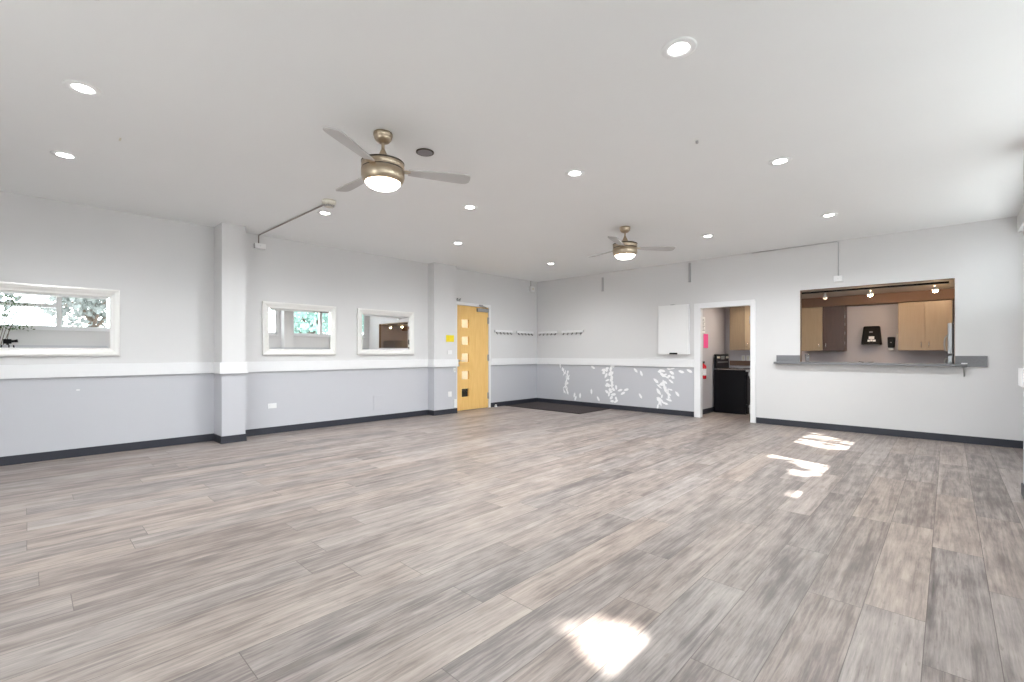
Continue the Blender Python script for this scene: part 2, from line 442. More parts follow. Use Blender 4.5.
# ------------------------------------------------------------------ entry door in the left wall
d = struct(thing('door_1', 'x', 'x', (0, -2.14, 0))); del d['label'], d['category']
PZ = [(1.765, 1.945), (1.40, 1.575), (1.03, 1.215), (.66, .84), (.285, .46)]
PY0, PY1 = -2.455+2.14, -2.25+2.14
lf = MB(); X0, X1 = -.052, -.008
lf.box(X0, X1, -.455, PY0, .006, 2.235); lf.box(X0, X1, PY1, .455, .006, 2.235)
zz = [.006] + [v for p in reversed(PZ) for v in p] + [2.235]
for i in range(0, len(zz), 2): lf.box(X0, X1, PY0, PY1, zz[i], zz[i+1])
leafo = lf.build('door_leaf', M['maple'], d)
for z0, z1 in PZ:
    g = box('pane', M['doorpane'], (-.032, -.028, PY0, PY1, z0, z1), leafo)
cs = MB()
for y0, y1 in ((-.52, -.46), (.46, .515)): cs.box(-.06, .018, y0, y1, 0, 2.30)
cs.box(-.06, .018, -.46, .46, 2.24, 2.30)
cs.build('door_casing', M['trim'], d, bevel=.003)
h = MB(); h.lathe([(0, .012), (.026, .012), (.026, 0)], (-.008, -.405, 1.06), 20, axis='x')
h.tube([(.0, -.405, 1.06), (.05, -.405, 1.06), (.055, -.395, 1.06), (.055, -.28, 1.058)], .009)
h.build('lever_handle', M['steel'], leafo)
k = MB(); k.lathe([(0, .010), (.02, .010), (.02, 0)], (-.008, -.405, .96), 18, axis='x'); k.build('lock_cylinder', M['steel'], leafo)
cl = MB().box(-.006, .05, .10, .43, 2.13, 2.205).build('door_closer', M['zinc'], leafo, bevel=.006)
ar = MB(); ar.box(.018, .04, .16, .26, 2.252, 2.285); ar.tube([(.03, .36, 2.206), (.03, .36, 2.235), (.06, .22, 2.255), (.035, .17, 2.262)], .010)
ar.build('closer_arm', M['zinc'], cl)
for z in (.2, 1.05, 1.88):
    b = MB(); b.tube([(.012, .458, z), (.012, .458, z+.14)], .010); b.box(-.008, .008, .43, .457, z, z+.14)
    b.build('hinge', M['zinc'], d)
hk = MB(); hk.box(.018, .028, -.50, -.38, 2.315, 2.335)
for y in (-.475, -.40): hk.tube([(.022, y, 2.335), (.03, y, 2.36), (.05, y, 2.37), (.055, y, 2.35)], .008)
hk.build('over_door_hook', M['zinc'], d)
# hall seen through the little panes
struct(box('wall_hall', M['hall'], (-1.9, -1.75, -4.0, 1.2, 0, 2.6)))
struct(box('floor_hall', M['floor'], (-1.9, -.2, -4.0, 1.2, -.1, 0)))
struct(box('ceiling_hall', M['hall'], (-1.9, -.14, -4.0, 1.2, 2.6, 2.7)))
struct(MB().box(-1.75, -.14, -4.1, -4.0, 0, 2.6).box(-1.75, -.14, 1.2, 1.3, 0, 2.6).build('wall_hall_ends', M['hall']))
struct(box('baseboard_hall', M['black'], (-1.75, -1.72, -4.0, 1.2, 0, .36)))

# ------------------------------------------------------------------ kitchen shell
struct(MB().box(KX-.13, KX, .081, KY+.14, 0, KZ).build('wall_kitchen_left', M['kwall']))
struct(box('wall_kitchen_back', M['kwall'], (KX-.13, XR+.2, KY, KY+.14, 0, KZ+.2)))
struct(box('wall_kitchen_right', M['kwall'], (XR, XR+.2, .081, KY, 0, KZ+.2)))
struct(box('ceiling_kitchen', M['kceil'], (KX-.13, XR+.2, .081, KY+.14, KZ, KZ+.1)))
struct(MB().box(5.0, XR-.001, 1.42, KY-.001, 2.095, KZ-.001).build('trim_2', M['bulkhead']))   # boxed bulkhead over the wall cupboards
struct(box('baseboard_kitchen', M['base'], (KX, KX+.012, .09, 1.07, 0, .10)))

def handle_bar(parent, x, y, z0, z1):
    return MB().tube([(x, y, z0), (x, y-.028, z0+.008), (x, y-.028, z1-.008), (x, y, z1)], .005, 8).build('handle', M['chrome'], parent)
def wall_cupboard(label, x0, x1, z0, z1, doors, loc_y=1.75, depth=.325, mats=('lam', 'lam'), body='lam'):
    """doors: list of (x0,x1,handle x or None)"""
    cx = (x0+x1)/2
    r = thing('wall_cabinet', label, 'cabinet', (cx, loc_y, z0), 'kitchen wall cabinets')
    box('cabinet_body', M[body], (x0-cx, x1-cx, -depth+.02, -.002, 0, z1-z0), r)
    for (a, c_, hx), mm in zip(doors, mats):
        dd = box('cabinet_door', M[mm], (a-cx+.002, c_-cx-.002, -depth, -depth+.018, .003, z1-z0-.003), r, bevel=.002)
        if hx is not None: handle_bar(dd, hx-cx, -depth, .05, .15)
    return r
c1 = wall_cupboard('two-door kitchen wall cabinet at left of the pass-through, left of towel dispenser', 5.44, 6.115, 1.265, 2.09,
                   [(5.44, 5.785, 5.735), (5.785, 6.115, 5.84)], mats=('lam', 'lambrown'), body='lambrown')  # second door and body take the darker copy that stands for shade
for z in (.12, .3, .46, .6): box('hinge', M['zinc'], (.338, .346, -.29, -.26, z, z+.05), c1)
wall_cupboard('beige two-door kitchen wall cabinet right of the soap dispenser', 6.87, 7.54, 1.27, 2.085,
              [(6.87, 7.212, 7.165), (7.212, 7.54, 7.26)])
wall_cupboard('kitchen wall cabinet hanging above the black stove, seen through the doorway', 4.13, 4.80, 1.285, 2.255,
              [(4.13, 4.43, None), (4.43, 4.80, 4.48)], mats=('lammid', 'lam'))
# base run and worktop (mostly below the sight line)
for i, x0 in enumerate((5.44, 6.08, 6.72)):
    r = thing('base_cabinet', ('beige kitchen base cabinet at left end of the run, nearest the stove',
              'kitchen base cabinet below the sink tap', 'kitchen base cabinet nearest the steel refrigerator')[i], 'cabinet', (x0+.32, KY, 0), 'kitchen base cabinets')
    box('cabinet_body', M['lam'], (-.318, .318, -.60, -.002, .0, .875), r)
    for s in (-1, 1):
        dd = box('cabinet_door', M['lam'], (-.315 if s < 0 else .003, -.003 if s < 0 else .315, -.62, -.602, .11, .87), r, bevel=.002)
        handle_bar(dd, s*.05, -.62, .66, .76)
tag(MB().box(4.03, 4.80, KY-.022, KY-.003, .955, 1.06).build('splash_strip', M['woodtop'], bevel=.002), 'dark brown splash strip on kitchen back wall behind the stove', 'splashback')
w = MB(); w.box(5.43, 7.40, 1.11, KY-.003, .877, .915); w.box(5.43, 7.40, KY-.023, KY-.003, .915, 1.035)
tag(w.build('kitchen_worktop', M['woodtop'], bevel=.003), 'brown kitchen worktop with upstand along the kitchen back wall', 'worktop')
# sink tap
f = thing('sink_tap', 'low chrome sink tap on kitchen worktop under the towel dispenser', 'tap', (6.42, 1.62, .916))
MB().lathe([(.03, 0), (.03, .02), (.018, .03), (.016, .12), (0, .125)], n=20).build('tap_base', M['chrome'], f)
MB().tube([(0, 0, .09), (-.05, -.05, .15), (-.09, -.12, .155), (-.10, -.15, .12)], .011).build('spout', M['chrome'], f)
MB().tube([(0, 0, .12), (.03, .0, .145), (.10, .01, .15)], .008).build('lever', M['chrome'], f)
# tumbler on the counter's left end
t = MB(); t.lathe([(0, 0), (.028, 0), (.038, .13), (.035, .13), (.026, .006), (0, .006)], n=28)
tag(t.build('drinking_glass', M['tumbler'], loc=(5.80, .06, 1.0815)), 'clear drinking glass at left end of the pass-through counter', 'glass')

# paper towel dispenser
p = thing('paper_towel_dispenser', 'black wedge-shaped paper towel dispenser on kitchen back wall', 'dispenser', (6.49, KY-.002, 1.375))
MB().hexa([(-.145, -.21, 0), (.145, -.21, 0), (.145, 0, 0), (-.145, 0, 0)], [(-.115, -.12, .335), (.115, -.12, .335), (.115, 0, .335), (-.115, 0, .335)]).build('dispenser_cover', M['black'], p, bevel=.018, seg=3)
MB().box(-.12, .12, -.20, -.02, -.012, .004).build('outlet_slot', M['ink'], p)
lb = MB(); y_ = lambda z: -.21+.09*z/.335-.0025
def lab(x0, x1, z0, z1): lb.face([(x0, y_(z0), z0), (x1, y_(z0), z0), (x1, y_(z1), z1), (x0, y_(z1), z1)])
lab(-.035, .045, .10, .15); lab(-.05, -.015, .055, .09); lab(-.012, .022, .06, .095); lab(.025, .065, .055, .09)
lb.build('pictogram', M['paper'], p)['label'] = 'white printed pictogram on black cover'
lb = MB(); lab(-.03, .02, .215, .24); lb.build('printed_mark', M['ink'], p)
s = thing('soap_dispenser', 'small black soap dispenser right of the towel dispenser', 'dispenser', (6.76, KY-.002, 1.29))
MB().hexa([(-.045, -.095, .03), (.045, -.095, .03), (.045, 0, .03), (-.045, 0, .03)], [(-.052, -.085, .22), (.052, -.085, .22), (.052, 0, .22), (-.052, 0, .22)]).build('dispenser_body', M['black'], s, bevel=.015, seg=3)
MB().box(-.035, .035, -.10, -.02, -.012, .026).build('push_bar', M['plastic'], s, bevel=.006)['label'] = 'white push bar'
MB().box(-.008, .008, -.098, -.092, .12, .128).build('level_window', M['paper'], s)
tag(MB().box(-.012, .012, -.03, 0, 0, .11).build('wall_hook', M['cream'], loc=(6.838, KY-.002, 1.46), bevel=.004), 'narrow cream bracket on wall between soap dispenser and right cabinet', 'bracket')

# refrigerator, side on, doors facing the kitchen
fr = thing('refrigerator', 'stainless steel refrigerator at right edge of the pass-through', 'refrigerator', (7.86, .60, 0))
box('cabinet_body', M['steel'], (-.31, .35, 0, .80, .0, 1.675), fr, bevel=.006)
for z0, z1, hz0, hz1 in ((.06, 1.195, .62, 1.17), (1.21, 1.675, 1.22, 1.50)):
    dd = box('door_panel', M['steel'], (-.375, -.318, .0, .80, z0, z1), fr, bevel=.01)
    MB().tube([(-.375, .06, hz0), (-.405, .06, hz0+.05), (-.412, .06, (hz0+hz1)/2), (-.405, .06, hz1-.05), (-.375, .06, hz1)], .011).build('handle', M['zinc'], dd)
box('gasket', M['black'], (-.318, -.308, .01, .79, .06, 1.66), fr)

# stove seen through the doorway
st = thing('stove', 'black freestanding electric stove seen through the kitchen doorway', 'stove', (4.605, 1.365, 0), rz=PI/2)
box('stove_body', M['enamel'], (-.375, .375, .03, .64, 0, .885), st, bevel=.005)
od = box('oven_door', M['enamel'], (-.37, .37, .0, .028, .21, .80), st, bevel=.006)
box('oven_window', M['black'], (-.22, .22, -.002, .004, .36, .62), od)
for z0, z1, nm in ((.765, .84, 'oven_handle'), (.145, .195, 'drawer_handle')):
    MB().box(-.32, .32, -.05, -.03, z0, z1).box(-.32, -.29, -.03, -.001, z0, z1).box(.29, .32, -.03, -.001, z0, z1).build(nm, M['steel'], od, bevel=.005)
box('drawer_front', M['enamel'], (-.37, .37, .004, .028, .03, .20), st, bevel=.006)
box('front_trim', M['steel'], (-.375, .375, -.02, .03, .852, .892), st, bevel=.006)['label'] = 'pale steel front edge'
tp = box('cooktop', mat('speckled grey cooktop', (.22, .19, .18), .22), (-.375, .375, .03, .60, .886, .90), st, bevel=.003)
for bx, by, br in ((-.19, .17, .10), (.19, .17, .08), (-.19, .43, .08), (.19, .43, .10)):
    q = MB()
    for k in range(3):
        q.lathe([(br*(1-.3*k), .004), (br*(1-.3*k)-.01, .009), (br*(1-.3*k)-.02, .004)], (bx, by, .90), 28)
    q.build('burner', M['black'], tp)
bg = MB().hexa([(-.375, .585, .90), (.375, .585, .90), (.375, .64, .90), (-.375, .64, .90)], [(-.375, .60, 1.20), (.375, .60, 1.20), (.375, .64, 1.20), (-.375, .64, 1.20)]).build('backguard', M['enamel'], st, bevel=.012)
box('control_panel', M['zinc'], (-.30, .30, .585, .597, 1.02, 1.045), bg)
for x in (-.30, -.22, .22, .30):
    MB().lathe([(.024, 0), (.022, -.02), (0, -.02)], (x, .594, 1.13), 16, axis='y').build('knob', M['cream'], bg)
box('clock_panel', M['zinc'], (-.10, .10, .588, .60, 1.09, 1.16), bg)
for i, x in enumerate((4.305, 4.40)):
    o = thing('wall_outlet', ('white outlet above the stove, nearer the backguard', 'white outlet above the stove, nearer the door jamb')[i], 'outlet', (x, KY-.001, 1.06), 'kitchen outlets')
    box('cover_plate', M['plastic'], (-.035, .035, -.006, 0, 0, .115), o, bevel=.002)
    box('socket', M['cream'], (-.016, .016, -.009, -.006, .02, .095), o)
# extinguisher and notices on the kitchen's left wall
e = thing('fire_extinguisher', 'red fire extinguisher hung on kitchen wall beside the door jamb', 'extinguisher', (KX+.075, .305, .72))
MB().lathe([(0, 0), (.05, 0), (.058, .015), (.058, .24), (.045, .275), (.018, .29), (.018, .305), (0, .305)], n=28).build('cylinder', M['red'], e)
MB().lathe([(.0588, .07), (.0588, .20)], n=28).build('instruction_label', M['paper'], e)
MB().box(-.014, .014, -.02, .05, .305, .33).box(-.01, .01, -.05, .06, .335, .345).build('valve_handle', M['black'], e)
MB().tube([(0, -.02, .318), (0, -.065, .30), (.01, -.075, .2), (.01, -.07, .1)], .008).build('hose', M['black'], e)
MB().box(-.074, -.052, -.02, .02, .1, .3).build('wall_bracket', M['black'], e)
n1 = thing('wall_notice', 'white printed sheet on kitchen wall above the pink sheet', 'notice', (KX+.001, .50, 1.63))
box('sheet', M['paper'], (0, .002, -.09, .10, 0, .32), n1)
q = MB()
for k in range(9): q.face([(.0025, -.07, .04+k*.028), (.0025, .08-(k % 3)*.02, .04+k*.028), (.0025, .08-(k % 3)*.02, .052+k*.028), (.0025, -.07, .052+k*.028)])
q.build('printed_lines', M['ink'], n1)
tag(box('pink_notice', M['pink'], (0, .002, -.12, .12, 0, .285), None, (KX+.001, .64, 1.325)), 'bright pink paper sheet on kitchen wall beside the door jamb', 'notice')

# track light under the kitchen ceiling
tl = thing('track_light', 'dark track light with three small heads on kitchen ceiling', 'light', (6.55, .34, KZ-.001))
MB().box(-1.0, .95, -.018, .018, -.026, 0).build('track', M['black'], tl)
HEADS = [(-.55, 'bulb_dim', (0, .2, -.95)), (.05, 'bulb', (-.05, .2, -.95)), (.80, 'bulb', (.05, .2, -.95))]
for x, bm_, dr in HEADS:
    hd = MB(); hd.tube([(x, 0, -.026), (x, 0, -.055)], .009)
    D = Vector(dr).normalized(); p0 = Vector((x, 0, -.055))
    hd.tube([p0, p0+D*.015, p0+D*.05, p0+D*.06], [.014, .022, .032, .032], 16, cap=False)
    ho = hd.build('track_head', M['zinc'], tl)
    bb = MB(); bb.lathe([(0, -.034), (.018, -.028), (.031, -.008), (.033, .006), (0, .012)], tuple(p0+D*.062), 18)
    bb.build('bulb', M[bm_], ho)
def spot(loc, target, power, col, size=1.3, blend=.5, r=.02):
    l = bpy.data.lights.new('track_lamp', 'SPOT'); l.energy = power; l.color = col; l.spot_size = size; l.spot_blend = blend; l.shadow_soft_size = r
    o = bpy.data.objects.new('track_lamp', l); C.objects.link(o); o.location = loc
    o.rotation_euler = (Vector(target)-Vector(loc)).to_track_quat('-Z', 'Y').to_euler(); return o
WARM = (1.0, .66, .38)
spot((6.58, .42, 2.13), (6.55, 1.75, 1.3), 8, WARM, 1.7, .7)
spot((7.36, .42, 2.13), (7.3, 1.75, 1.6), 10, WARM, 1.9, .7)
spot((5.62, .42, 2.13), (5.50, 1.45, 1.75), 2.5, WARM, .85, .6)
l = bpy.data.lights.new('kitchen_lamp', 'AREA'); l.shape = 'DISK'; l.size = .25; l.energy = 7; l.color = (1, .86, .70)
o = bpy.data.objects.new('kitchen_lamp', l); C.objects.link(o); o.location = (4.6, .85, KZ-.03)

# ------------------------------------------------------------------ serving counter in the pass-through
sc_ = thing('serving_counter', 'grey serving counter shelf across the pass-through with short upstands', 'counter', (6.5, 0, 1.045))
MB().box(5.715-6.5, 7.553-6.5, -.10, .28, .0, .034).build('counter_slab', M['stone'], sc_, bevel=.004)
MB().box(5.34-6.5, 5.714-6.5, -.10, -.001, .0, .034).build('counter_end', M['stone'], sc_, bevel=.004)
MB().box(7.554-6.5, 7.66-6.5, -.10, -.001, 0, .034).build('counter_end', M['stone'], sc_, bevel=.004)
MB().box(5.365-6.5, 5.708-6.5, -.022, -.001, .034, .145).build('upstand', M['stone'], sc_, bevel=.002)
MB().box(7.56-6.5, 7.872-6.5, -.022, -.001, .0, .145).build('upstand', M['stone'], sc_, bevel=.002)
bk = MB(); bk.tube([(1.15, -.012, -.14), (1.15, -.012, -.002)], .008); bk.tube([(1.15, -.012, -.13), (1.15, -.085, -.003)], .005); bk.box(1.125, 1.175, -.05, -.001, -.012, -.001)
bk.build('support_bracket', M['zinc'], sc_)
MB().box(1.12, 1.18, -.06, -.024, .035, .05).build('bracket_cap', M['plastic'], sc_)['label'] = 'small white cap'

# ------------------------------------------------------------------ mirrors on the left wall
PROF = [(0, 0), (0, .026), (.006, .034), (.022, .037), (.045, .032), (.066, .022), (.078, .020), (.086, .020), (.092, .016), (.096, .007)]
def mirror(label, y0, y1, z0=1.195, z1=2.008):
    cy = (y0+y1)/2; r = thing('wall_mirror', label, 'mirror', (.001, cy, z0), 'framed wall mirrors')
    a, c_ = y0-cy, y1-cy; hh = z1-z0
    MB().sweep_rect(a, c_, 0, hh, PROF).build('mirror_frame', M['frame'], r)
    bv = .03; i0 = .094
    g = MB(); g.sweep_rect(a, c_, 0, hh, [(i0, .008), (i0+bv, .0095)])
    g.face([(.0095, a+i0+bv, i0+bv), (.0095, c_-i0-bv, i0+bv), (.0095, c_-i0-bv, hh-i0-bv), (.0095, a+i0+bv, hh-i0-bv)])
    g.build('mirror_glass', M['mirror'], r)
    return r
mirror('white-framed mirror left of the near column, cut by the picture edge', -9.19, -8.018)
mirror('white-framed mirror just right of the near column, reflecting a window', -6.382, -5.234)
mirror('white-framed mirror nearest the maple door, reflecting the kitchen opening', -4.850, -3.68)

# ------------------------------------------------------------------ small wall fittings
def plate(name, label, cat, pos, face, w, h, m='plastic', t=.008, extra=None):
    """face 'x': on a wall facing +x; 'y': on a wall facing -y"""
    r = thing(name, label, cat, pos)
    d = (0, t, -w/2, w/2, 0, h) if face == 'x' else (-w/2, w/2, -t, 0, 0, h)
    box('cover_plate', M[m], d, r, bevel=.002)
    if extra:
        nm, ew, eh, em = extra
        d = (t, t+.004, -ew/2, ew/2, h/2-eh/2, h/2+eh/2) if face == 'x' else (-ew/2, ew/2, -t-.004, -t, h/2-eh/2, h/2+eh/2)
        box(nm, M[em], d, r)
    return r
plate('wall_outlet', 'white double outlet low on left wall beneath the middle mirror', 'outlet', (.001, -6.237, .385), 'x', .125, .075, extra=('socket', .08, .04, 'plastic'))
plate('access_panel', 'pale square access panel low on left wall beneath the far mirror', 'panel', (.001, -4.426, .20), 'x', .22, .265, 'dado', .006, extra=('raised_edge', .19, .235, 'dado'))
plate('wall_sign', 'small yellow card on far column beside the maple door', 'sign', (.201, -2.94, 1.45), 'x', .20, .135, 'yellow', .004)
plate('light_switch', 'white light switch under the yellow card', 'switch', (.201, -2.95, 1.20), 'x', .11, .08, extra=('rocker', .05, .04, 'plastic'))
plate('thermostat', 'small white box just under the rail beside the maple door', 'control', (.201, -2.838, .835), 'x', .06, .09, extra=('dial', .03, .03, 'cream'), t=.02)
plate('wall_outlet', 'white outlet on far column left of the maple door', 'outlet', (.201, -2.947, .345), 'x', .09, .105, extra=('socket', .04, .07, 'plastic'))
plate('cable_box', 'tall white plate near the floor at the far column edge', 'plate', (.201, -2.812, .12), 'x', .075, .165, t=.02, extra=('face_insert', .05, .12, 'plastic'))
plate('wall_chip', 'small white chip on the grey wall beneath the leftmost mirror', 'mark', (.001, -8.396, .785), 'x', .03, .014, t=.002)
plate('alarm_sensor', 'small white motion sensor near ceiling by the far corner', 'sensor', (.001, -.235, 2.74), 'x', .13, .12, t=.07, extra=('sensor_lens', .06, .05, 'cream'))
MB().tube([(.02, -.26, 2.86), (.02, -.26, H-.001)], .007).build('conduit', M['conduit'], bpy.data.objects['alarm_sensor']).location = (-.001, .235, -2.74)
# door stop
ds = thing('door_stop', 'little white door stop on floor beside the maple door', 'door stop', (.03, -1.48, .0005))
MB().lathe([(0, 0), (.035, 0), (.035, .01), (.022, .02), (.02, .05), (0, .055)], n=20).build('stop_base', M['plastic'], ds)
MB().lathe([(.0225, .03), (.0265, .034), (.0265, .044), (.0205, .05)], n=20).build('rubber_ring', M['cream'], ds)

# coat hook rails: white boards with steel hooks
def hook_rail(label, pos, rz, L):
    r = thing('coat_hook_rail', label, 'coat rack', pos, 'coat hook rails', rz)
    box('rail_board', M['trim'], (-L/2, L/2, -.030, 0, .036, .086), r, bevel=.003)
    for k in range(5):
        x = -L/2+L*(k+.5)/5
        h = MB(); h.box(x-.009, x+.009, -.0255, -.016, .0, .0355)
        h.tube([(x, -.024, .012), (x, -.045, -.012), (x, -.06, .0), (x, -.062, .012)], .006, 8)
        h.build('hook', M['hookmetal'], r)
    return r
hook_rail('coat hook rail on the left wall, nearer the maple door', (.001, -1.21, 1.665), PI/2, .58)
hook_rail('coat hook rail on the left wall, nearer the room corner', (.001, -.47, 1.665), PI/2, .60)
hook_rail('coat hook rail on the back wall, nearer the room corner', (.36, -.001, 1.665), 0, .60)
hook_rail('coat hook rail on the back wall, second from the room corner', (1.10, -.001, 1.665), 0, .62)

# white shallow wall cabinet left of the kitchen doorway
wc = thing('wall_board_cabinet', 'white shallow board cabinet with black pull left of kitchen doorway', 'cabinet', (3.56, -.001, 1.205))
box('cabinet_body', M['trim'], (-.31, .31, -.045, 0, 0, .96), wc, bevel=.003)
fd = box('front_panel', M['plastic'], (-.305, .295, -.066, -.048, -.004, .962), wc, bevel=.003)
box('pull', M['black'], (-.07, .09, -.078, -.066, -.006, .026), fd, bevel=.003)['label'] = 'black bottom pull'
box('catch', M['zinc'], (-.05, .02, -.07, -.02, .963, .978), wc)
# grey strips near the ceiling
for i, (x, lab_) in enumerate(((1.921, 'short grey vertical strip high on back wall, nearer the corner'), (3.871, 'short grey vertical strip high on back wall above the white cabinet'))):
    r = thing('cable_cover', lab_, 'cable cover', (x, -.001, 2.60), 'grey strips high on the back wall')
    box('cover', M['greystrip'], (-.018, .018, -.03, 0, 0, .36 if i else .30), r, bevel=.003)
    box('end_cap', M['greystrip'], (-.021, .021, -.033, 0, -.008, .01), r)
# junction box with conduit above the pass-through
jb = thing('junction_box', 'white junction box with drop conduit above the pass-through', 'electrical box', (6.234, -.001, 2.35))
box('box_body', M['plastic'], (-.058, .058, -.05, 0, 0, .092), jb, bevel=.004)
MB().tube([(0, -.012, .093), (0, -.012, .62), (-.02, -.012, .636), (-1.26, -.012, .636)], .005).build('conduit', M['greystrip'], jb)
box('cover_screw', M['zinc'], (-.004, .004, -.052, -.05, .04, .048), jb)
# junction box near the left column with conduit up to the detector
jb = thing('junction_box', 'white junction box high on left wall beside the near column', 'electrical box', (.001, -6.42, 2.785))
box('box_body', M['plastic'], (0, .06, -.075, .075, 0, .075), jb, bevel=.004)
MB().tube([(.012, -.01, .076), (.012, -.01, .19), (.04, -.01, .203), (2.19, .03, .203)], .009).build('conduit', M['conduit'], jb)
box('cover_screw', M['zinc'], (.06, .062, -.004, .004, .034, .042), jb)
sd = thing('smoke_detector', 'cream round smoke detector on ceiling at the end of the conduit', 'detector', (2.275, -6.40, H-.001))
MB().lathe([(0, 0), (.078, 0), (.078, -.028), (.072, -.034), (0, -.034)], n=36).build('detector_base', M['cream'], sd)
MB().lathe([(.070, -.035), (.064, -.058), (.045, -.074), (.03, -.078), (0, -.078)], n=36).build('detector_cover', M['cream'], sd)
v = MB()
for k in range(18):
    a = 2*PI*k/18; v.face([(.066*math.cos(a), .066*math.sin(a), -.056), (.066*math.cos(a+.2), .066*math.sin(a+.2), -.056), (.048*math.cos(a+.2), .048*math.sin(a+.2), -.074), (.048*math.cos(a), .048*math.sin(a), -.074)])
v.build('vent_slots', M['ink'], sd)

# entrance mat in the far corner
m_ = thing('entrance_mat', 'dark brown entrance mat filling the far corner by the coat hooks', 'mat', (1.08, -.62, .0005))
box('mat_pile', M['mat'], (-1.03, 1.03, -.55, .57, 0, .010), m_)
box('mat_edge', M['black'], (-1.055, 1.055, -.575, .595, 0, .006), m_, bevel=.002)

# ------------------------------------------------------------------ ceiling fittings
LIGHTS = [((3.308, -8.558), 'recessed downlight at upper left, nearer the camera of the left pair'),
          ((1.77, -8.58), 'recessed downlight at far left nearest the leftmost mirror'),
          ((1.774, -6.22), 'recessed downlight right beside the smoke detector'),
          ((3.285, -5.118), 'recessed downlight just beyond the near fan, right of the dark ceiling disc'),
          ((1.76, -4.034), 'recessed downlight above the mirror nearest the maple door'),
          ((4.831, -5.11), 'recessed downlight midway between the two ceiling fans'),
          ((1.77, -1.66), 'recessed downlight nearest the far corner with coat hooks'),
          ((6.361, -6.218), 'largest recessed downlight at top of the picture'),
          ((6.368, -4.044), 'recessed downlight at right, second from the camera in the right row'),
          ((6.382, -1.735), 'recessed downlight nearest the pass-through'),
          ((4.851, -1.718), 'recessed downlight beyond the far fan, towards the kitchen doorway')]
def downlight(loc, label):
    r = thing('recessed_downlight', label, 'light', (*loc, H-.0005), 'recessed ceiling downlights')
    MB().lathe([(.098, 0), (.098, -.003), (.090, -.006), (.066, -.008), (.054, -.004), (.054, 0)], n=44).build('trim_ring', M['ceiling'], r)
    MB().lathe([(.0535, -.003), (.045, -.006), (.02, -.008), (0, -.0085)], n=36).build('lens', M['led'], r)
    return r
dl0 = downlight(*LIGHTS[0])
for loc, lab_ in LIGHTS[1:]:
    copy_tree(dl0, (*loc, H-.0005), lab_)
for loc, lab_ in LIGHTS:
    l = bpy.data.lights.new('downlight_lamp', 'SPOT'); l.energy = 92; l.color = (.955, .985, 1.0); l.spot_size = math.radians(160); l.spot_blend = .85; l.shadow_soft_size = .05
    o = bpy.data.objects.new('downlight_lamp', l); C.objects.link(o); o.location = (*loc, H-.025)
# dark grey ceiling discs
def disc(loc, label):
    r = thing('ceiling_speaker', label, 'speaker', (*loc, H-.0005), 'round ceiling speakers')
    MB().lathe([(.078, 0), (.078, -.006), (.070, -.010), (.066, -.008)], n=36).build('bezel', M['nickeldark'], r)
    MB().lathe([(.066, -.007), (.03, -.0095), (0, -.010)], n=36).build('grille', mat('grey mesh grille', (.26, .25, .26), .6, vary=.3, scale=300), r)
    return r
sp0 = disc((4.153, -6.406), 'dark grey round ceiling disc right of the near fan')
copy_tree(sp0, (4.47, -8.63, H-.0005), 'dark ceiling disc cut off by the top picture edge')
tag(box('cable_stub', M['cream'], (-.03, .03, -.006, .006, -.006, 0), None, (2.529, -8.285, H-.0005)), 'tiny tan stub on ceiling right of the lower left downlight', 'stub')
tag(MB().lathe([(0, 0), (.012, 0), (.010, -.02), (0, -.022)], n=14).build('ceiling_screw_hook', M['zinc'], None, (5.972, -4.972, H-.0005)), 'tiny screw hook in ceiling left of the right row of downlights', 'hook')

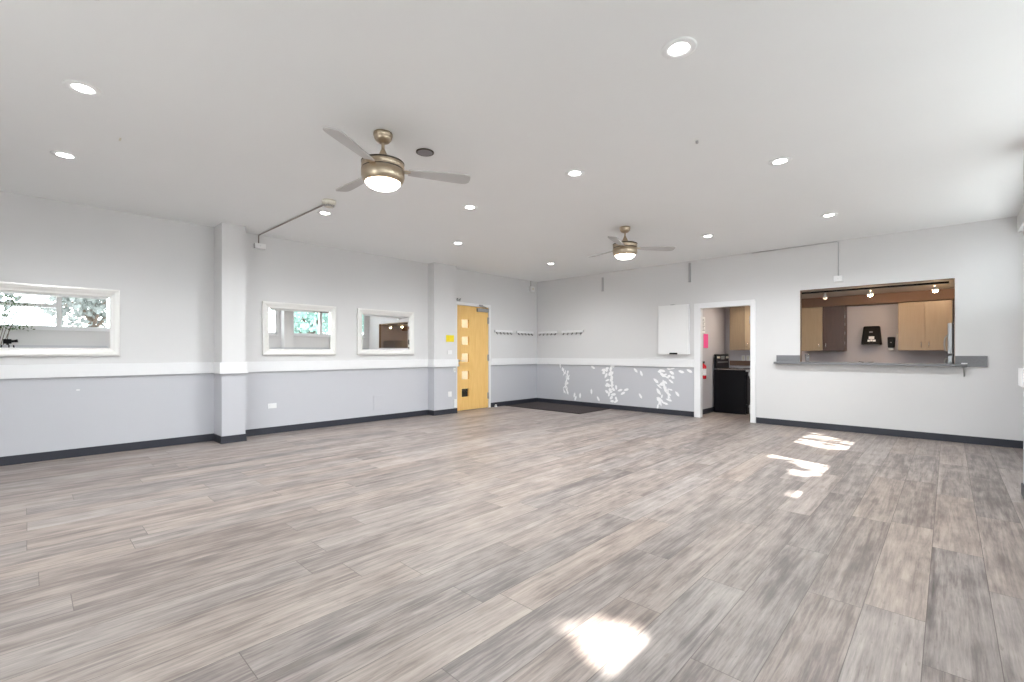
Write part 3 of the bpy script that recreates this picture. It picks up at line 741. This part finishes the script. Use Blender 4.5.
def fan(label, loc, phi, group='ceiling fans'):
    r = thing('ceiling_fan', label, 'ceiling fan', (*loc, H-.0005), group)
    z = lambda v: v-H
    MB().lathe([(.060, 0), (.074, -.004), (.074, -.026), (.068, -.034), (.070, -.040), (.064, -.056), (.048, -.074), (.026, -.084), (0, -.086)], n=40).build('canopy', M['nickel'], r)
    MB().lathe([(.0125, z(2.93)), (.0125, z(2.81))], n=18).build('downrod', M['nickel'], r)
    MB().lathe([(.013, z(2.872)), (.022, z(2.850)), (.036, z(2.818)), (.055, z(2.793))], n=30).build('coupling', M['nickel'], r)
    mh = MB().lathe([(.04, z(2.797)), (.09, z(2.788)), (.14, z(2.774)), (.160, z(2.762)), (.166, z(2.752)), (.166, z(2.712)), (.160, z(2.708)), (.160, z(2.700)), (.168, z(2.696)),
                (.168, z(2.645)), (.160, z(2.618)), (.148, z(2.602)), (.138, z(2.598)), (0, z(2.598))], n=56).build('motor_housing', M['nickel'], r)
    MB().lathe([(.1665, z(2.762)), (.1685, z(2.759)), (.1685, z(2.752)), (.1665, z(2.749))], n=56).build('housing_groove', M['nickeldark'], mh)
    MB().lathe([(.1615, z(2.709)), (.1635, z(2.704)), (.1615, z(2.699))], n=56).build('housing_groove', M['nickeldark'], mh)
    MB().lathe([(.137, z(2.597)), (.132, z(2.588)), (.113, z(2.570)), (.08, z(2.556)), (.04, z(2.549)), (0, z(2.547))], n=48).build('light_bowl', M['bowl'], r)
    for k in range(3):
        a = phi+2*PI*k/3
        b = MB(); N_ = 22; up_, dn_ = [], []
        R_ = Matrix.Rotation(a, 4, 'Z') @ Matrix.Translation((0, 0, z(2.704))) @ Matrix.Rotation(math.radians(-11), 4, 'X')
        L0, L1 = .20, .71
        for side in (.004, -.004):
            loop = []
            for i in range(N_+1):
                t = i/N_; x = L0+(L1-L0)*(1-(1-t)**1.6 if t < 1 else 1)
                wd = .042+.034*math.sin(min(1, t*1.4)*PI/2)
                if t > .7: wd *= math.sqrt(max(0, 1-((t-.7)/.3)**2.2))
                loop.append((x, wd))
            ring = [R_ @ Vector((x, w_, side)) for x, w_ in loop] + [R_ @ Vector((x, -w_*.85, side)) for x, w_ in reversed(loop[:-1])]
            (up_ if side > 0 else dn_).extend([b.bm.verts.new(p) for p in ring])
        b.bm.faces.new(up_); b.bm.faces.new(dn_[::-1]); n_ = len(up_)
        for i in range(n_): b.bm.faces.new((up_[i], dn_[i], dn_[(i+1) % n_], up_[(i+1) % n_]))
        bo = b.build('blade', M['blade'], r)
        q = MB(); Q = Matrix.Rotation(a, 4, 'Z')
        pts = [Q @ Vector(p) for p in ((.150, -.02, z(2.704)), (.215, -.028, z(2.704)), (.215, .028, z(2.704)), (.150, .02, z(2.704)))]
        q.hexa([p+Vector((0, 0, -.006)) for p in pts], [p+Vector((0, 0, .006)) for p in pts]); q.build('blade_iron', M['nickel'], bo)
    return r
fan('nearer brushed nickel ceiling fan with a lit bowl light', (4.198, -6.847), math.radians(60))
fan('farther brushed nickel ceiling fan with a lit bowl light', (4.195, -3.03), math.radians(46))

# ------------------------------------------------------------------ behind the camera, seen only in the left mirror
tp_ = thing('camera_tripod', 'black camera on a tripod seen reflected in the leftmost mirror', 'camera', (7.74, -9.10, 0))
for k in range(3):
    a = 2*PI*k/3+.9
    MB().tube([(0.02*math.cos(a), .02*math.sin(a), 1.18), (.20*math.cos(a), .20*math.sin(a), .005)], [.015, .009]).build('leg', M['black'], tp_)
MB().tube([(0, 0, 1.14), (0, 0, 1.43)], .015).lathe([(.03, 1.16), (.03, 1.20), (0, 1.21)], n=16).build('center_post', M['black'], tp_)
MB().box(-.05, .05, -.075, .055, 1.43, 1.535).build('camera_body', M['black'], tp_, bevel=.012)
MB().tube([(0, .05, 1.485), (0, .09, 1.49), (0, .15, 1.50)], [.03, .026, .036], 20).build('lens', M['black'], tp_)
pt = thing('potted_plant', 'leafy green potted plant seen reflected in the leftmost mirror', 'plant', (8.0, -9.44, 0))
MB().lathe([(0, 0), (.13, 0), (.17, .34), (.155, .34), (.15, .30), (0, .30)], n=32).build('pot', M['terracotta'], pt)
MB().lathe([(.148, .302), (0, .31)], n=24).build('soil', M['soil'], pt)
stb = MB(); rs = random.Random(3); tips = []
for k in range(9):
    a = rs.uniform(0, 2*PI); q = [Vector((0.03*math.cos(a), .03*math.sin(a), .3))]
    for j in range(6): q.append(q[-1]+Vector((rs.uniform(-.05, .05)+.03*math.cos(a), rs.uniform(-.05, .05)+.05*math.sin(a)+.035, rs.uniform(.3, .42))))
    for p in q[1:]: p.x = max(-.2, min(.06, p.x))
    stb.tube(q, [.012-.0016*i for i in range(7)], 6); tips.append(q)
stb.build('stem', M['bark'], pt)
lfb = MB()
for q in tips:
    for i in range(3, 7):
        for k in range(26):
            p = q[i]+Vector((rs.gauss(0, .07), rs.gauss(0, .13), rs.gauss(-.05, .14))); p.x = max(-.3, min(.09, p.x)); p.y += .12; p.z = p.z if p.z > 1.75 else 1.75+.9*rs.random()
            d = Vector((rs.gauss(0, 1), rs.gauss(0, 1), rs.gauss(-.5, 1))).normalized(); s_ = d.cross(Vector((rs.random(), rs.random(), rs.random()))).normalized()
            L = rs.uniform(.035, .065)
            lfb.face([p, p+d*L*.5+s_*L*.22, p+d*L, p+d*L*.5-s_*L*.22])
lfb.build('foliage', M['houseleaf'], pt)

# ------------------------------------------------------------------ outside: yard and trees that dapple the sun
struct(box('ground_outside', M['ground'], (-30, 40, -40, 40, -.4, -.12)))
SUN = Vector((-1, .30, -1.10))
POLY = [([(5.62, -1.10), (6.54, -1.77), (6.58, -1.20), (5.70, -.36)], .26),
        ([(6.28, -2.55), (6.64, -2.48), (6.66, -3.28), (6.30, -3.60)], .07),
        ([(6.38, -4.12), (6.65, -4.0), (6.56, -4.40)], .07),
        ([(6.22, -7.18), (6.25, -6.99), (6.42, -6.92), (6.66, -7.06), (6.66, -7.24), (6.60, -7.30)], .05)]
def inside(p, poly):
    x, y = p; c = False; j = len(poly)-1
    for i in range(len(poly)):
        (xi, yi), (xj, yj) = poly[i], poly[j]
        if (yi > y) != (yj > y) and x < (xj-xi)*(y-yi)/(yj-yi)+xi: c = not c
        j = i
    return c
def sun_gap(p, r):
    """does sunlight passing this point end in one of the bright patches?"""
    t = p.z/1.10; q = p+SUN*t
    if q.y > 0:
        t2 = -p.y/.30; w_ = p+SUN*t2                      # lands on the back wall
        return 5.85 < w_.x < 6.40 and .0 < w_.z < .33
    if abs(math.sin(q.y*9+q.x*2)) < .07 and q.y > -3.6: return False
    return any(inside((q.x+dx, q.y+dy), pl) for pl, g in POLY for dx, dy in ((0, 0), (g, 0), (-g, 0), (0, g), (0, -g)))
def counter_gap(p):
    t = (p.z-1.08)/1.10; q = p+SUN*t
    return 6.92 < q.x < 7.66 and -.07 < q.y < .55 and abs(math.sin(q.x*9)) > .12
def tree(label, x, y, cz, rx, ry, rz, nl, lm, seed, name='broadleaf_tree'):
    rs = random.Random(seed); r = thing(name, label, 'tree', (x, y, -.12))
    tb = MB(); tb.tube([(0, 0, 0), (.05, .03, cz*.4), (.0, -.05, cz*.75), (0, 0, cz)], [.19, .15, .12, .08], 12)
    tk = tb.build('trunk', M['bark'], r)
    for k in range(6):
        a = k*1.05+seed; q = MB()
        q.tube([(0, 0, cz*.62+.1*k), (rx*.4*math.cos(a), ry*.4*math.sin(a), cz*.85+.1*k), (rx*.75*math.cos(a), ry*.75*math.sin(a), cz+.3*math.sin(k))], [.06, .04, .02], 8)
        q.build('branch', M['bark'], tk)
    f = MB(); c_ = 0
    while c_ < nl:
        d = Vector((rs.gauss(0, 1), rs.gauss(0, 1), rs.gauss(0, 1))).normalized()*rs.random()**.4
        p = Vector((d.x*rx, d.y*ry, d.z*rz+cz)); c_ += 1
        if p.z < cz-.35*rz and rs.random() < .45: continue
        W = p+Vector((x, y, -.12))
        if sun_gap(W, .10) or counter_gap(W): continue
        u_ = Vector((rs.gauss(0, 1), rs.gauss(0, 1), rs.gauss(0, 1))).normalized(); s_ = u_.cross(Vector((rs.random(), rs.random(), .3))).normalized()
        L = rs.uniform(.17, .32)
        f.face([p-u_*L/2, p+s_*L*.3, p+u_*L/2, p-s_*L*.3])
    fo = f.build('foliage', lm, r)
    return r
tree('bushy green tree outside the far bay of right windows', 11.9, -2.35, 5.7, 1.9, 1.95, 1.9, 11000, M['leaf'], 1)
tree('bushy tree outside the middle bay of right windows', 11.9, -6.3, 5.7, 1.9, 1.95, 1.9, 11000, M['leaf'], 2)
tree('tall pale grey-green tree outside the bay of right windows beside the camera', 13.9, -10.1, 8.4, 2.0, 2.35, 2.0, 12000, M['leafpale'], 4)
tree('low tree in the yard, reflected in the middle mirror', 17.0, 1.5, 3.1, 1.5, 1.9, 1.9, 2600, M['leafteal'], 5)
tree('low silvery tree in the yard, reflected at right of the leftmost mirror', 17.0, -7.0, 3.3, 1.4, 1.5, 1.3, 1300, M['leafsilver'], 6)
tree('low tree in the yard, reflected at left of the leftmost mirror', 17.5, -10.6, 3.6, 1.5, 1.7, 1.4, 1100, M['leafsilver'], 7)
# ------------------------------------------------------------------ light
w = bpy.data.worlds.new('sky'); bpy.context.scene.world = w; w.use_nodes = True
bg_ = w.node_tree.nodes['Background']; bg_.inputs['Color'].default_value = (.92, .96, 1.0, 1); bg_.inputs['Strength'].default_value = 6.2
sl = bpy.data.lights.new('sun', 'SUN'); sl.energy = 26; sl.angle = math.radians(.53); sl.color = (1, .97, .92)
so = bpy.data.objects.new('sun', sl); C.objects.link(so); so.rotation_euler = SUN.to_track_quat('-Z', 'Y').to_euler(); so.location = (14, -4, 9)
for x, y in ((-.95, -2.2),):
    l = bpy.data.lights.new('hall_lamp', 'AREA'); l.size = .5; l.energy = 30; l.color = (1, .95, .87)
    o = bpy.data.objects.new('hall_lamp', l); C.objects.link(o); o.location = (x, y, 2.58)

# ------------------------------------------------------------------ camera
cd = bpy.data.cameras.new('camera'); cam = bpy.data.objects.new('camera', cd); C.objects.link(cam)
cam.location = (7.493, -8.8172, 1.2383); cam.rotation_euler = (PI/2, 0, math.radians(43.471))
cd.sensor_width = 36; cd.lens = 460.35/1024*36; cd.shift_y = (352.36-341)/1024; cd.clip_start = .02
sc = bpy.context.scene; sc.camera = cam
sc.view_settings.view_transform = 'Standard'; sc.view_settings.look = 'None'
sc.view_settings.gamma = 1; sc.view_settings.exposure = 0.70; sc.view_settings.use_curve_mapping = False
try:
    sc.cycles.use_denoising = True; sc.cycles.denoiser = 'OPENIMAGEDENOISE'
    sc.cycles.max_bounces = 10; sc.cycles.diffuse_bounces = 6; sc.cycles.transparent_max_bounces = 16; sc.cycles.sample_clamp_indirect = 8
except Exception: pass
